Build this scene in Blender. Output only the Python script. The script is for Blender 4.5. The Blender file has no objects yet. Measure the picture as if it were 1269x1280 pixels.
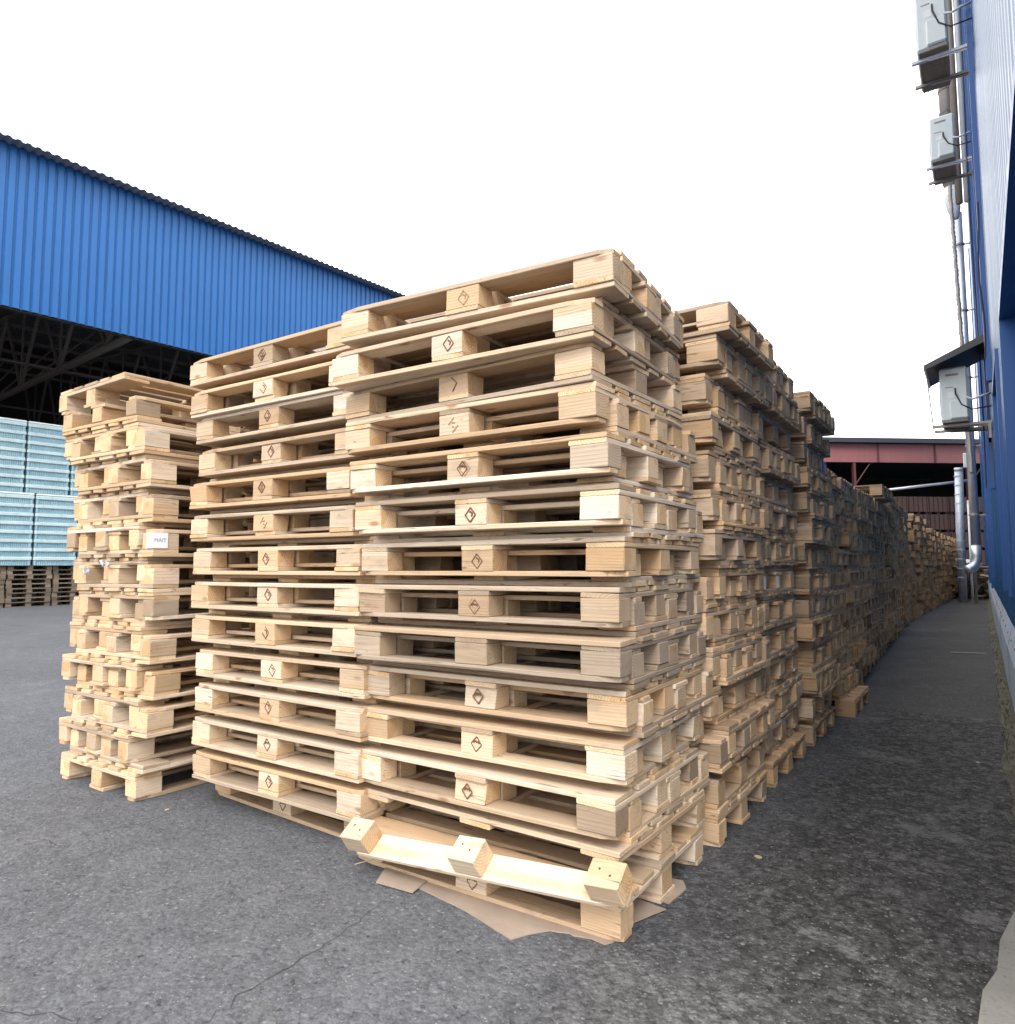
import bpy, math, random
from mathutils import Matrix, Vector, Euler

R = math.radians
sc = bpy.context.scene
col = sc.collection
rnd = random.Random(7)

# ------------------------------------------------------------------ mesh helpers
class MB:
    """collects boxes, tubes, prisms and sheets, then links them as ONE mesh object"""
    def __init__(s):
        s.v = []; s.f = []
    def add(s, vs, fs):
        n = len(s.v)
        s.v += [tuple(p) for p in vs]
        s.f += [tuple(n + i for i in q) for q in fs]
    def box(s, x0, y0, z0, x1, y1, z1, M=None, b=0.0):
        if b <= 0:
            vs = [(x, y, z) for z in (z0, z1) for y in (y0, y1) for x in (x0, x1)]
            fs = [(0, 2, 3, 1), (4, 5, 7, 6), (0, 1, 5, 4), (2, 6, 7, 3), (0, 4, 6, 2), (1, 3, 7, 5)]
        else:
            vs = []; idx = {}
            X = (x0, x1); Y = (y0, y1); Z = (z0, z1)
            for i in (0, 1):
                for j in (0, 1):
                    for k in (0, 1):
                        sx = 1 if i == 0 else -1; sy = 1 if j == 0 else -1; sz = 1 if k == 0 else -1
                        idx[i, j, k, 0] = len(vs); vs.append((X[i], Y[j] + sy*b, Z[k] + sz*b))
                        idx[i, j, k, 1] = len(vs); vs.append((X[i] + sx*b, Y[j], Z[k] + sz*b))
                        idx[i, j, k, 2] = len(vs); vs.append((X[i] + sx*b, Y[j] + sy*b, Z[k]))
            fs = []
            def g(i, j, k, a): return idx[i, j, k, a]
            fs.append((g(0,0,0,0), g(0,0,1,0), g(0,1,1,0), g(0,1,0,0)))
            fs.append((g(1,0,0,0), g(1,1,0,0), g(1,1,1,0), g(1,0,1,0)))
            fs.append((g(0,0,0,1), g(1,0,0,1), g(1,0,1,1), g(0,0,1,1)))
            fs.append((g(0,1,0,1), g(0,1,1,1), g(1,1,1,1), g(1,1,0,1)))
            fs.append((g(0,0,0,2), g(0,1,0,2), g(1,1,0,2), g(1,0,0,2)))
            fs.append((g(0,0,1,2), g(1,0,1,2), g(1,1,1,2), g(0,1,1,2)))
            for i in (0, 1):
                for j in (0, 1):
                    q = (g(i,j,0,0), g(i,j,0,1), g(i,j,1,1), g(i,j,1,0)); fs.append(q if (i != j) else q[::-1])
            for i in (0, 1):
                for k in (0, 1):
                    q = (g(i,0,k,0), g(i,0,k,2), g(i,1,k,2), g(i,1,k,0)); fs.append(q if (i == k) else q[::-1])
            for j in (0, 1):
                for k in (0, 1):
                    q = (g(0,j,k,1), g(0,j,k,2), g(1,j,k,2), g(1,j,k,1)); fs.append(q if (j != k) else q[::-1])
            for i in (0, 1):
                for j in (0, 1):
                    for k in (0, 1):
                        q = (g(i,j,k,0), g(i,j,k,1), g(i,j,k,2)); fs.append(q if (i + j + k) % 2 else q[::-1])
        if M is not None: vs = [M @ Vector(p) for p in vs]
        s.add(vs, fs)
    def tube(s, pts, r, n=10, cap=True):
        pts = [Vector(p) for p in pts]; vs = []; fs = []
        prev = None
        for i, p in enumerate(pts):
            d = (pts[min(i+1, len(pts)-1)] - pts[max(i-1, 0)]).normalized()
            if prev is None:
                a = d.cross(Vector((0, 0, 1)))
                if a.length < 1e-3: a = d.cross(Vector((1, 0, 0)))
            else:
                a = prev - d * prev.dot(d)
            a.normalize(); prev = a; b = d.cross(a)
            rr = r[i] if isinstance(r, (list, tuple)) else r
            for k in range(n):
                t = 2*math.pi*k/n
                vs.append(p + a*math.cos(t)*rr + b*math.sin(t)*rr)
        for i in range(len(pts)-1):
            for k in range(n):
                fs.append((i*n+k, i*n+(k+1) % n, (i+1)*n+(k+1) % n, (i+1)*n+k))
        if cap:
            fs.append(tuple(range(n))[::-1]); fs.append(tuple((len(pts)-1)*n+k for k in range(n)))
        s.add(vs, fs)
    def prism(s, poly, z0, z1):
        n = len(poly)
        vs = [(x, y, z0) for x, y in poly] + [(x, y, z1) for x, y in poly]
        fs = [tuple(range(n))[::-1], tuple(range(n, 2*n))] + [(i, (i+1) % n, n+(i+1) % n, n+i) for i in range(n)]
        s.add(vs, fs)
    def mesh(s, name, mat, smooth=False):
        me = bpy.data.meshes.new(name); me.from_pydata(s.v, [], s.f); me.update()
        if mat is not None: me.materials.append(mat)
        if smooth: me.polygons.foreach_set('use_smooth', [True]*len(me.polygons))
        return me
    def build(s, name, mat, parent=None, smooth=False):
        return link(name, s.mesh(name, mat, smooth), parent)

def link(name, data, parent=None):
    o = bpy.data.objects.new(name, data); col.objects.link(o)
    if parent is not None: o.parent = parent
    return o
def tag(o, label=None, cat=None, group=None, kind=None):
    if label: o['label'] = label
    if cat: o['category'] = cat
    if group: o['group'] = group
    if kind: o['kind'] = kind
    return o
def empty(name, loc=(0, 0, 0), rot=(0, 0, 0)):
    o = link(name, None); o.empty_display_size = .1; o.location = loc; o.rotation_euler = rot
    return o
def copy_tree(o, parent=None):
    c = o.copy(); col.objects.link(c)
    if parent is not None: c.parent = parent
    for ch in list(o.children): copy_tree(ch, c)
    return c
def family(o):
    out = [o]
    for c in o.children: out += family(c)
    return out

# ------------------------------------------------------------------ materials
class NT:
    def __init__(s, name):
        s.m = bpy.data.materials.new(name); s.m.use_nodes = True; s.t = s.m.node_tree; s.t.nodes.clear()
        s.out = s.n('ShaderNodeOutputMaterial'); s.p = s.n('ShaderNodeBsdfPrincipled')
        s.l(s.p.outputs[0], s.out.inputs[0])
    def n(s, typ, **kw):
        x = s.t.nodes.new(typ)
        for k, v in kw.items(): setattr(x, k, v)
        return x
    def l(s, a, b): s.t.links.new(a, b)
    def put(s, sock, v):
        if hasattr(v, 'links') or isinstance(v, bpy.types.NodeSocket): s.l(v, sock)
        else:
            if isinstance(v, (tuple, list)) and len(v) == 3 and sock.type == 'RGBA': v = (*v, 1)
            sock.default_value = v
    def math(s, op, a, b=None, c=None, clamp=False):
        x = s.n('ShaderNodeMath', operation=op, use_clamp=clamp)
        s.put(x.inputs[0], a)
        if b is not None: s.put(x.inputs[1], b)
        if c is not None: s.put(x.inputs[2], c)
        return x.outputs[0]
    def mix(s, f, a, b, mode='MIX'):
        x = s.n('ShaderNodeMix', data_type='RGBA', blend_type=mode)
        s.put(x.inputs[0], f); s.put(x.inputs[6], a); s.put(x.inputs[7], b)
        return x.outputs[2]
    def noise(s, vec, scale, detail=3, rough=.55, dist=0):
        x = s.n('ShaderNodeTexNoise'); s.l(vec, x.inputs['Vector'])
        x.inputs['Scale'].default_value = scale; x.inputs['Detail'].default_value = detail
        x.inputs['Roughness'].default_value = rough; x.inputs['Distortion'].default_value = dist
        return x.outputs['Fac']
    def mapping(s, vec, scale=(1, 1, 1), loc=(0, 0, 0), rot=(0, 0, 0)):
        x = s.n('ShaderNodeMapping'); s.l(vec, x.inputs[0])
        x.inputs['Scale'].default_value = scale; x.inputs['Location'].default_value = loc; x.inputs['Rotation'].default_value = rot
        return x.outputs[0]
    def ramp(s, f, *stops):
        x = s.n('ShaderNodeValToRGB'); s.l(f, x.inputs[0])
        e = x.color_ramp.elements
        while len(e) < len(stops): e.new(.5)
        for k, (p, c) in enumerate(stops):
            e[k].position = p; e[k].color = (*c, 1) if isinstance(c, (tuple, list)) else (c, c, c, 1)
        return x.outputs[0]
    def rng(s, v, a, b, c=0., d=1.):
        x = s.n('ShaderNodeMapRange'); s.put(x.inputs[0], v)
        for i, q in enumerate((a, b, c, d)): x.inputs[i+1].default_value = q
        return x.outputs[0]
    def bump(s, h, strength=.3, dist=.01):
        x = s.n('ShaderNodeBump'); x.inputs['Strength'].default_value = strength; x.inputs['Distance'].default_value = dist
        s.l(h, x.inputs['Height']); s.l(x.outputs[0], s.p.inputs['Normal'])
    def set(s, **kw):
        for k, v in kw.items(): s.put(s.p.inputs[k.replace('_', ' ')], v)
        return s.m

def plain(name, c, rough=.6, metal=0., var=.12, scale=3., bump=0.):
    """one-coloured surface with a little blotchy dirt"""
    t = NT(name); tc = t.n('ShaderNodeTexCoord').outputs['Object']
    a = t.noise(tc, scale, 5, .6); b = t.noise(tc, scale*9, 3, .6)
    f = t.math('ADD', t.math('MULTIPLY', a, .7), t.math('MULTIPLY', b, .3))
    k = t.rng(f, .3, .7, 1-var, 1+var)
    x = t.n('ShaderNodeVectorMath', operation='SCALE'); x.inputs[0].default_value = c; t.l(k, x.inputs['Scale'])
    t.set(Base_Color=x.outputs[0], Roughness=t.rng(f, .3, .7, max(rough-.08, .05), min(rough+.08, 1)), Metallic=metal)
    if bump: t.bump(b, bump, .01)
    return t.m

def wood_material():
    t = NT('pallet_wood')
    tc = t.n('ShaderNodeTexCoord'); ob = tc.outputs['Object']
    oi = t.n('ShaderNodeObjectInfo'); r0 = oi.outputs['Random']
    isl = t.n('ShaderNodeNewGeometry').outputs['Random Per Island']
    rr = t.math('FRACT', t.math('ADD', t.math('MULTIPLY', r0, 7.31), t.math('MULTIPLY', isl, 3.77)))
    r2 = t.math('FRACT', t.math('MULTIPLY', rr, 17.3)); r3 = t.math('FRACT', t.math('MULTIPLY', rr, 71.9))
    r4 = t.math('FRACT', t.math('MULTIPLY', rr, 153.1))
    sep = t.n('ShaderNodeSeparateColor'); t.l(oi.outputs['Color'], sep.inputs[0])
    weath, warm, dark = sep.outputs[0], sep.outputs[1], sep.outputs[2]
    # solid wood: ring distance from a heart line that runs along local X
    off = t.n('ShaderNodeCombineXYZ'); t.l(t.math('MULTIPLY', rr, 40.), off.inputs[0])
    t.l(t.math('MULTIPLY', r2, 23.), off.inputs[1]); t.l(t.math('MULTIPLY', r3, 31.), off.inputs[2])
    pos = t.n('ShaderNodeVectorMath', operation='ADD'); t.l(ob, pos.inputs[0]); t.l(off.outputs[0], pos.inputs[1]); P = pos.outputs[0]
    wob = t.noise(t.mapping(P, (1.4, 9, 9)), 1., 3, .5)
    sx = t.n('ShaderNodeSeparateXYZ'); t.l(ob, sx.inputs[0])
    wy = t.math('ADD', t.math('ADD', sx.outputs[1], t.math('MULTIPLY_ADD', r2, .16, -.08)), t.math('MULTIPLY_ADD', wob, .04, -.02))
    wz = t.math('ADD', t.math('ADD', sx.outputs[2], t.math('MULTIPLY_ADD', r3, .14, -.10)), t.math('MULTIPLY_ADD', wob, -.03, .015))
    rad = t.math('SQRT', t.math('ADD', t.math('MULTIPLY', wy, wy), t.math('MULTIPLY', wz, wz)))
    ring = t.math('SINE', t.math('MULTIPLY', rad, 620.)); ring = t.rng(ring, -1, 1, 0, 1)
    ring = t.math('POWER', ring, 2.2)
    fib = t.noise(t.mapping(P, (6, 120, 120)), 1., 3, .6)
    blot = t.noise(t.mapping(P, (3, 9, 9)), 1., 3, .55)
    stain = t.noise(t.mapping(P, (5, 16, 16), (7, 3, 1)), 1., 4, .65, .4)
    fresh = t.ramp(rr, (0, (.56, .465, .345)), (.2, (.63, .555, .45)), (.36, (.50, .39, .27)), (.5, (.64, .57, .47)), (.64, (.545, .44, .315)), (.78, (.45, .325, .20)), (.9, (.60, .52, .41)), (1, (.52, .42, .30)))
    pale_ = t.math('SUBTRACT', 1., oi.outputs['Alpha'])
    fresh = t.mix(t.math('MULTIPLY', pale_, t.math('MULTIPLY_ADD', r3, .5, .5)), fresh, (.68, .62, .53))
    tan = t.math('MULTIPLY', t.math('GREATER_THAN', r2, .80), .6)
    fresh = t.mix(tan, fresh, (.46, .29, .14))
    fresh = t.mix(warm, fresh, t.mix(r4, (.56, .345, .165), (.44, .25, .105)))
    heart = t.math('MULTIPLY', t.rng(t.math('SUBTRACT', rad, t.math('MULTIPLY_ADD', r4, .05, .025)), -.003, .004, 1, 0), .55)
    fresh = t.mix(heart, fresh, (.47, .31, .165))
    fresh = t.mix(t.math('MULTIPLY', ring, .22), fresh, (.40, .265, .135))
    fresh = t.mix(t.rng(blot, .38, .75, 0, .32), fresh, (.42, .30, .18))
    # end grain on the faces across local X
    en = t.n('ShaderNodeSeparateXYZ'); t.l(tc.outputs['Normal'], en.inputs[0])
    endg = t.math('GREATER_THAN', t.math('ABSOLUTE', en.outputs[0]), .8)
    fresh = t.mix(t.math('MULTIPLY', endg, t.math('MULTIPLY_ADD', r3, .4, .6)), fresh, t.mix(heart, t.mix(ring, (.64, .475, .29), (.53, .35, .175)), t.mix(ring, (.52, .32, .14), (.41, .225, .085))))
    # knots
    vo = t.n('ShaderNodeTexVoronoi'); t.l(t.mapping(P, (4.2, 11, 11)), vo.inputs['Vector']); vo.inputs['Scale'].default_value = 1.
    kn = t.rng(vo.outputs['Distance'], .07, .16, 1, 0)
    kn = t.math('MULTIPLY', kn, t.math('SUBTRACT', 1., endg))
    fresh = t.mix(t.math('MULTIPLY', kn, .75), fresh, (.23, .12, .055))
    # weathering to grey, as board property (per pallet amount, per board spread)
    grey = t.mix(blot, (.35, .285, .215), (.215, .172, .13))
    grey = t.mix(t.math('MULTIPLY', ring, .3), grey, (.13, .11, .09))
    wa = t.math('ADD', weath, t.math('MULTIPLY', t.math('SUBTRACT', r4, .5), .8), clamp=True)
    wa = t.math('MULTIPLY', t.rng(weath, 0, .12, 0, 1), wa)
    old1 = t.math('MULTIPLY', t.math('GREATER_THAN', r4, .90), .65)          # the odd old grey board
    wa = t.math('MAXIMUM', wa, old1)
    c = t.mix(wa, fresh, grey)
    c = t.mix(t.rng(stain, .54, .74, 0, .5), c, (.25, .20, .155))
    c = t.mix(t.rng(fib, .55, .75, 0, .22), c, (.28, .19, .11))
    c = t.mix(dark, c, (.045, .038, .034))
    chk = t.math('ABSOLUTE', t.math('SUBTRACT', t.noise(t.mapping(P, (1.6, 34, 34), (5, 5, 5)), 1., 2, .5), .5))
    chk = t.math('MULTIPLY', t.rng(chk, .002, .010, 1, 0), t.rng(t.noise(t.mapping(P, (2.5, 7, 7), (1, 9, 2)), 1., 2), .52, .60, 0, 1))
    c = t.mix(t.math('MULTIPLY', chk, .75), c, (.10, .065, .04))
    spec = t.noise(t.mapping(P, (30, 60, 60)), 1., 2, .5)
    c = t.mix(t.rng(spec, .66, .74, 0, .3), c, (.20, .14, .09))
    tone = t.math('FRACT', t.math('MULTIPLY', rr, 389.7))
    sv = t.n('ShaderNodeVectorMath', operation='SCALE'); t.l(c, sv.inputs[0]); t.l(t.rng(tone, 0, 1, .86, 1.2), sv.inputs['Scale']); c = t.mix(1., sv.outputs[0], (1.0, .985, 1.0), 'MULTIPLY')
    t.set(Base_Color=c, Roughness=.82, Specular_IOR_Level=.25)
    h = t.math('ADD', t.math('MULTIPLY', fib, .7), t.math('ADD', t.math('MULTIPLY', ring, .25), t.math('MULTIPLY', stain, .5)))
    t.bump(h, .45, .004)
    return t.m

def asphalt_material():
    t = NT('asphalt')
    ob = t.n('ShaderNodeTexCoord').outputs['Object']
    s = t.n('ShaderNodeSeparateXYZ'); t.l(ob, s.inputs[0])
    wob = t.noise(ob, 1.3, 5, .65)
    big = t.noise(ob, .35, 5, .6); mid = t.noise(ob, 1.9, 8, .72); mid2 = t.noise(ob, 5., 6, .7); fine = t.noise(ob, 38., 5, .75); mic = t.noise(ob, 190., 2, .6)
    def cells(scale):
        v = t.n('ShaderNodeTexVoronoi'); t.l(ob, v.inputs['Vector']); v.inputs['Scale'].default_value = scale
        c_ = t.n('ShaderNodeSeparateColor'); t.l(v.outputs['Color'], c_.inputs[0])
        return v.outputs['Distance'], c_.outputs[0], c_.outputs[1]
    d3, r3, q3 = cells(27.); d1, r1, q1 = cells(62.); d2, r2, q2 = cells(135.)
    edge = t.math('ADD', s.outputs[0], t.math('MULTIPLY_ADD', wob, .8, -.4))
    al = t.rng(edge, -.25, .35, 0, 1)                                # the alley: older, rougher, darker
    seam = t.math('ADD', s.outputs[1], t.math('MULTIPLY_ADD', wob, .3, -.15))
    far = t.math('MULTIPLY', t.rng(seam, 4.55, 4.65, 0, 1), .8)      # newer, smoother surface further down the alley
    rough_ = t.math('MULTIPLY', t.math('MULTIPLY_ADD', al, .75, .25), t.math('SUBTRACT', 1., far))
    yard = t.mix(t.rng(big, .3, .7), (.094, .098, .110), (.124, .129, .143))
    lane = t.mix(t.rng(big, .3, .7), (.062, .060, .060), (.090, .087, .086))
    c = t.mix(al, yard, lane)
    # stone to stone brightness
    k1 = t.rng(r1, 0, 1, .66, 1.34); k2 = t.rng(r2, 0, 1, .70, 1.30)
    k = t.math('MULTIPLY', k1, k2)
    k = t.math('MULTIPLY', k, t.rng(fine, .28, .72, .62, 1.38)); k = t.math('MULTIPLY', k, t.rng(mid2, .3, .7, .84, 1.16)); k = t.math('MULTIPLY', k, t.rng(mic, .3, .7, .8, 1.2))
    lump = t.math('MULTIPLY', t.rng(r3, 0, 1, .62, 1.38), t.rng(d3, .35, .75, 1.08, .72))
    k = t.math('MULTIPLY', k, t.math('POWER', t.math('MULTIPLY', lump, t.rng(t.noise(ob, 12., 6, .8), .3, .7, .66, 1.34)), rough_))
    k = t.math('POWER', k, t.math('MULTIPLY_ADD', rough_, .68, .34))
    sv = t.n('ShaderNodeVectorMath', operation='SCALE'); t.l(c, sv.inputs[0]); t.l(k, sv.inputs['Scale']); c = sv.outputs[0]
    # pale exposed stones and dark pits
    st = t.math('MULTIPLY', t.math('GREATER_THAN', q1, .955), t.rng(d1, .30, .45, 1, 0)); c = t.mix(t.math('MULTIPLY', st, .62), c, (.27, .265, .265))
    s2 = t.math('MULTIPLY', t.math('GREATER_THAN', q2, .96), t.rng(d2, .30, .45, 1, 0)); c = t.mix(t.math('MULTIPLY', s2, .6), c, (.34, .33, .33))
    pit = t.rng(t.noise(t.mapping(ob, (1, 1, 1), (9, 4, 0)), 30., 5, .8), .40, .33, 0, 1)
    c = t.mix(t.math('MULTIPLY', pit, t.math('MULTIPLY_ADD', rough_, .55, .22)), c, (.020, .020, .022))
    # ragged pale patches where the binder has worn off
    mk = t.math('ADD', mid, t.math('MULTIPLY_ADD', fine, .35, -.175))
    worn = t.math('MULTIPLY', t.rng(mk, .55, .62, 0, 1), t.math('MULTIPLY_ADD', rough_, .5, .10))
    c = t.mix(worn, c, (.205, .20, .20))
    wz = t.rng(t.math('ADD', s.outputs[1], t.math('MULTIPLY_ADD', wob, 1.0, -.5)), .05, -.45, 0, 1)   # patchy, paler foreground
    mk2 = t.math('ADD', mid2, t.math('MULTIPLY_ADD', fine, .5, -.25))
    c = t.mix(t.math('MULTIPLY', t.math('MULTIPLY', wz, t.math('MULTIPLY_ADD', al, .8, .2)), t.rng(mk2, .44, .58, .08, .62)), c, (.225, .225, .235))
    c = t.mix(t.rng(t.noise(ob, .8, 5, .6), .60, .70, 0, .3), c, (.05, .05, .052))
    t.set(Base_Color=c, Roughness=.88, Specular_IOR_Level=.3)
    h = t.math('ADD', t.math('MULTIPLY', fine, .9), t.math('ADD', t.math('MULTIPLY', t.math('SUBTRACT', 1., d1), .45), t.math('MULTIPLY', r2, .25)))
    h = t.math('ADD', h, t.math('MULTIPLY', t.math('MULTIPLY', r3, rough_), .5))
    h = t.math('MULTIPLY', h, t.math('MULTIPLY_ADD', rough_, .9, .6))
    t.bump(t.math('SUBTRACT', h, t.math('MULTIPLY', pit, .5)), 1.0, .010)
    return t.m

def paint(name, c, rough=.35, streak=.1, spec=.5, coat=0.):
    t = NT(name); ob = t.n('ShaderNodeTexCoord').outputs['Object']
    st = t.noise(t.mapping(ob, (6, 6, .25)), 1., 4, .6); bl = t.noise(ob, .6, 4, .6)
    x = t.n('ShaderNodeVectorMath', operation='SCALE'); x.inputs[0].default_value = c
    t.l(t.rng(t.math('ADD', t.math('MULTIPLY', st, .6), t.math('MULTIPLY', bl, .4)), .3, .7, 1-streak, 1+streak), x.inputs['Scale'])
    t.set(Base_Color=x.outputs[0], Roughness=t.rng(st, .3, .7, rough-.06, rough+.08), Specular_IOR_Level=spec, Coat_Weight=coat, Coat_Roughness=.12)
    return t.m

def concrete_material():
    t = NT('concrete'); ob = t.n('ShaderNodeTexCoord').outputs['Object']
    a = t.noise(ob, 2., 6, .65); b = t.noise(ob, 60., 3, .6)
    c = t.mix(t.rng(a, .3, .7), (.17, .162, .145), (.265, .255, .23)); c = t.mix(t.rng(b, .55, .7, 0, .5), c, (.11, .105, .095))
    t.set(Base_Color=c, Roughness=.9); t.bump(t.math('ADD', a, b), .5, .006); return t.m
def card_material():
    t = NT('cardboard'); ob = t.n('ShaderNodeTexCoord').outputs['Object']
    a = t.noise(ob, 5., 5, .6); b = t.noise(t.mapping(ob, (10, 220, 10), rot=(0, 0, .5)), 1., 2)
    c = t.mix(t.rng(a, .35, .7), (.35, .28, .22), (.27, .21, .165)); c = t.mix(t.rng(b, .4, .7, 0, .25), c, (.22, .16, .13))
    t.set(Base_Color=c, Roughness=.9); t.bump(b, .15, .002); return t.m
def soil_material():
    t = NT('soil'); ob = t.n('ShaderNodeTexCoord').outputs['Object']
    a = t.noise(ob, 6., 6, .7); b = t.noise(ob, 70., 3, .6)
    c = t.mix(t.rng(a, .35, .65), (.075, .068, .055), (.16, .145, .115)); c = t.mix(t.rng(b, .55, .7, 0, .5), c, (.24, .22, .18))
    c = t.mix(t.rng(t.noise(ob, 3.1, 4), .58, .66, 0, .25), c, (.075, .08, .045))
    t.set(Base_Color=c, Roughness=.95); t.bump(t.math('ADD', a, b), 1., .02); return t.m
def bottle_material():
    t = NT('wrapped_bottles'); ob = t.n('ShaderNodeTexCoord').outputs['Object']
    c = t.mix(t.rng(t.noise(ob, 2.5, 4), .35, .65), (.19, .34, .42), (.26, .42, .49))
    t.set(Base_Color=c, Roughness=.35, Specular_IOR_Level=.5); return t.m

M = dict(
    wood=wood_material(), asphalt=asphalt_material(), concrete=concrete_material(), card=card_material(), soil=soil_material(),
    burn=plain('burnt_mark', (.14, .07, .035), .9, 0, .5, 60), faint=plain('faint_burnt_mark', (.28, .18, .10), .9, 0, .3, 60),
    hole=plain('nail_hole', (.05, .035, .025), .9),
    paper=plain('label_paper', (.78, .80, .86), .7, 0, .06, 8), ink=plain('label_ink', (.22, .25, .36), .7),
    blue_paper=plain('blue_label', (.06, .17, .62), .6), film=plain('plastic_film', (.42, .42, .44), .35),
    hall_blue=paint('hall_blue_paint', (.023, .120, .345), .42, .11, .3), house_blue=paint('warehouse_blue_paint', (.014, .082, .215), .30, .04, .28, 0.),
    door_blue=paint('door_blue_paint', (.014, .085, .24), .4, .08), trim_blue=paint('blue_trim_paint', (.012, .08, .28), .35, .06),
    roof=plain('dark_roof_sheet', (.23, .25, .275), .6), dkroof=plain('dark_shed_roof', (.035, .04, .055), .6), dark=plain('dark_interior_shade', (.030, .028, .026), .9), steel=plain('dull_steel', (.15, .135, .125), .6, .2),  # 'dark': near-black colour that paints in the shade of the interiors
    flash=plain('grey_flashing', (.50, .57, .69), .45, 0, .1, 2), foil=plain('foil_wrap', (.50, .55, .62), .5, .5, .25, 9), silver=plain('silver_cladding', (.56, .60, .66), .38, .7, .1, 4), duct=plain('dull_duct', (.36, .33, .31), .55, .4, .15, 5),
    ac=plain('off_white_casing', (.60, .66, .66), .45, 0, .06, 2), ac_dark=plain('unit_underside', (.27, .225, .185), .7, 0, .2, 10), bracket=plain('galvanised_bracket', (.32, .30, .28), .55, .5, .2, 8),
    black=plain('black_rubber', (.02, .02, .022), .6), awning=plain('dark_awning_sheet', (.05, .05, .055), .5), pale_edge=plain('pale_edge', (.55, .58, .65), .4),
    bottle=bottle_material(), tray=plain('pale_tray', (.47, .60, .63), .3, 0, .16, 2), cap=plain('white_wrap', (.72, .82, .84), .3, 0, .06, 3),
    red=paint('faded_red_paint', (.29, .105, .105), .55, .12), dkred=plain('dark_red_steel', (.12, .03, .03), .6), crate=plain('maroon_crate', (.075, .035, .032), .6, 0, .25, 1.5),
    chip=plain('pale_wood_chip', (.40, .33, .22), .8), white=plain('white_box', (.70, .72, .75), .45), stone=plain('pebble', (.13, .125, .12), .9, 0, .5, 25), crack=plain('crack_shadow', (.050, .049, .050), .95), weed=plain('dry_weed', (.12, .115, .06), .8, 0, .3, 6),
)

# ------------------------------------------------------------------ pallet timber
T, BH = .0185, .080
H = 3*T + BH            # one pallet
NEST = H + 2*T          # a nested pair: one deck up, one deck down, blocks side by side
SH = .113               # sideways shift of the second pallet of a pair

def plank(L, W, seed, chamfer=False, wane=0., bow=.003):
    r = random.Random(seed); mb = MB(); n = 9; b = .0022
    ph = r.uniform(0, 6); bw = r.uniform(-bow, bow); tw = r.uniform(-.002, .002); tt = T*r.uniform(.965, .995); crook = r.uniform(-.002, .002)
    wc = r.uniform(-.35, .35)*L; wl = r.uniform(.18, .4)*L; wside = r.choice((-1, 1))
    xs = [-.5, -.4995+.003, -.455, -.32, -.12, .06, .25, .42, .4995-.003, .5]
    rings = []
    for i, u in enumerate(xs):
        x = u*L; w = W/2 + r.uniform(-.0008, .0008); z = bw*(1-4*u*u)*.35
        e = .0 if 0 < i < len(xs)-1 else .0015
        k = 1.
        if chamfer and abs(u) > .49: k = 1 - .018/w
        q = 0.
        if wane:
            d = abs(x-wc)/wl
            if d < 1: q = wane*(math.cos(d*math.pi)+1)/2*r.uniform(.8, 1.1)
        y0, y1 = -w*k+e+crook*math.sin(u*3+ph), w*k-e+crook*math.sin(u*3+ph); h = tt/2-e
        qa = q if wside < 0 else 0.; qb = q if wside > 0 else 0.
        t0 = tw*u
        sec = [(y0+b+qa*.9, -h), (y1-b-qb*.9, -h), (y1, -h+b+qb), (y1, h-b), (y1-b, h), (y0+b, h), (y0, h-b), (y0, -h+b+qa)]
        dx = r.uniform(-.002, .002) if i in (0, len(xs)-1) else 0
        rings.append([(x+dx, y, zz+z+t0*y/W*4) for y, zz in sec])
    vs = [p for rg in rings for p in rg]; m = 8
    fs = [(i*m+k, i*m+(k+1) % m, (i+1)*m+(k+1) % m, (i+1)*m+k) for i in range(len(xs)-1) for k in range(m)]
    fs = [f[::-1] for f in fs]
    fs.append(tuple(range(m))); fs.append(tuple((len(xs)-1)*m+k for k in range(m))[::-1])
    mb.add(vs, fs)
    return mb.mesh('plank', M['wood'])

def block(W, seed, L=.145):
    r = random.Random(seed); mb = MB()
    mb.box(-L/2, -W/2, -BH/2, L/2, W/2, BH/2, b=r.uniform(.0018, .004))
    out = []
    for p in mb.v:
        p = Vector(p); p.x += r.uniform(-.0015, .0015); p.y += r.uniform(-.0015, .0015)
        out.append(p)
    if r.random() < .22:       # wane on one long edge
        sy = r.choice((-1, 1)); sz = r.choice((-1, 1)); a = r.uniform(.004, .013)
        for p in out:
            if p.y*sy > W/2*.9 and p.z*sz > BH/2*.8: p.y -= sy*a
    mb.v = [tuple(p) for p in out]
    return mb.mesh('block', M['wood'])

LIB = dict(
    deck_w=[plank(1.2, .145, 100+i, wane=(.010 if i % 3 == 1 else 0)) for i in range(7)],
    deck_n=[plank(1.2, .100, 200+i, wane=(.009 if i % 3 == 0 else 0)) for i in range(5)],
    stringer=[plank(.8, .145, 300+i, wane=(.008 if i % 3 == 2 else 0)) for i in range(6)],
    bot_n=[plank(1.2, .100, 400+i, True, wane=(.009 if i % 3 == 1 else 0)) for i in range(6)],
    bot_w=[plank(1.2, .145, 500+i, wane=(.010 if i % 2 else 0)) for i in range(4)],
    blk_n=[block(.100, 600+i) for i in range(9)],
    blk_w=[block(.103, 700+i) for i in range(7)],
)
BX = (-.5275, 0, .5275); BY = (-.35, 0, .35)

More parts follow.
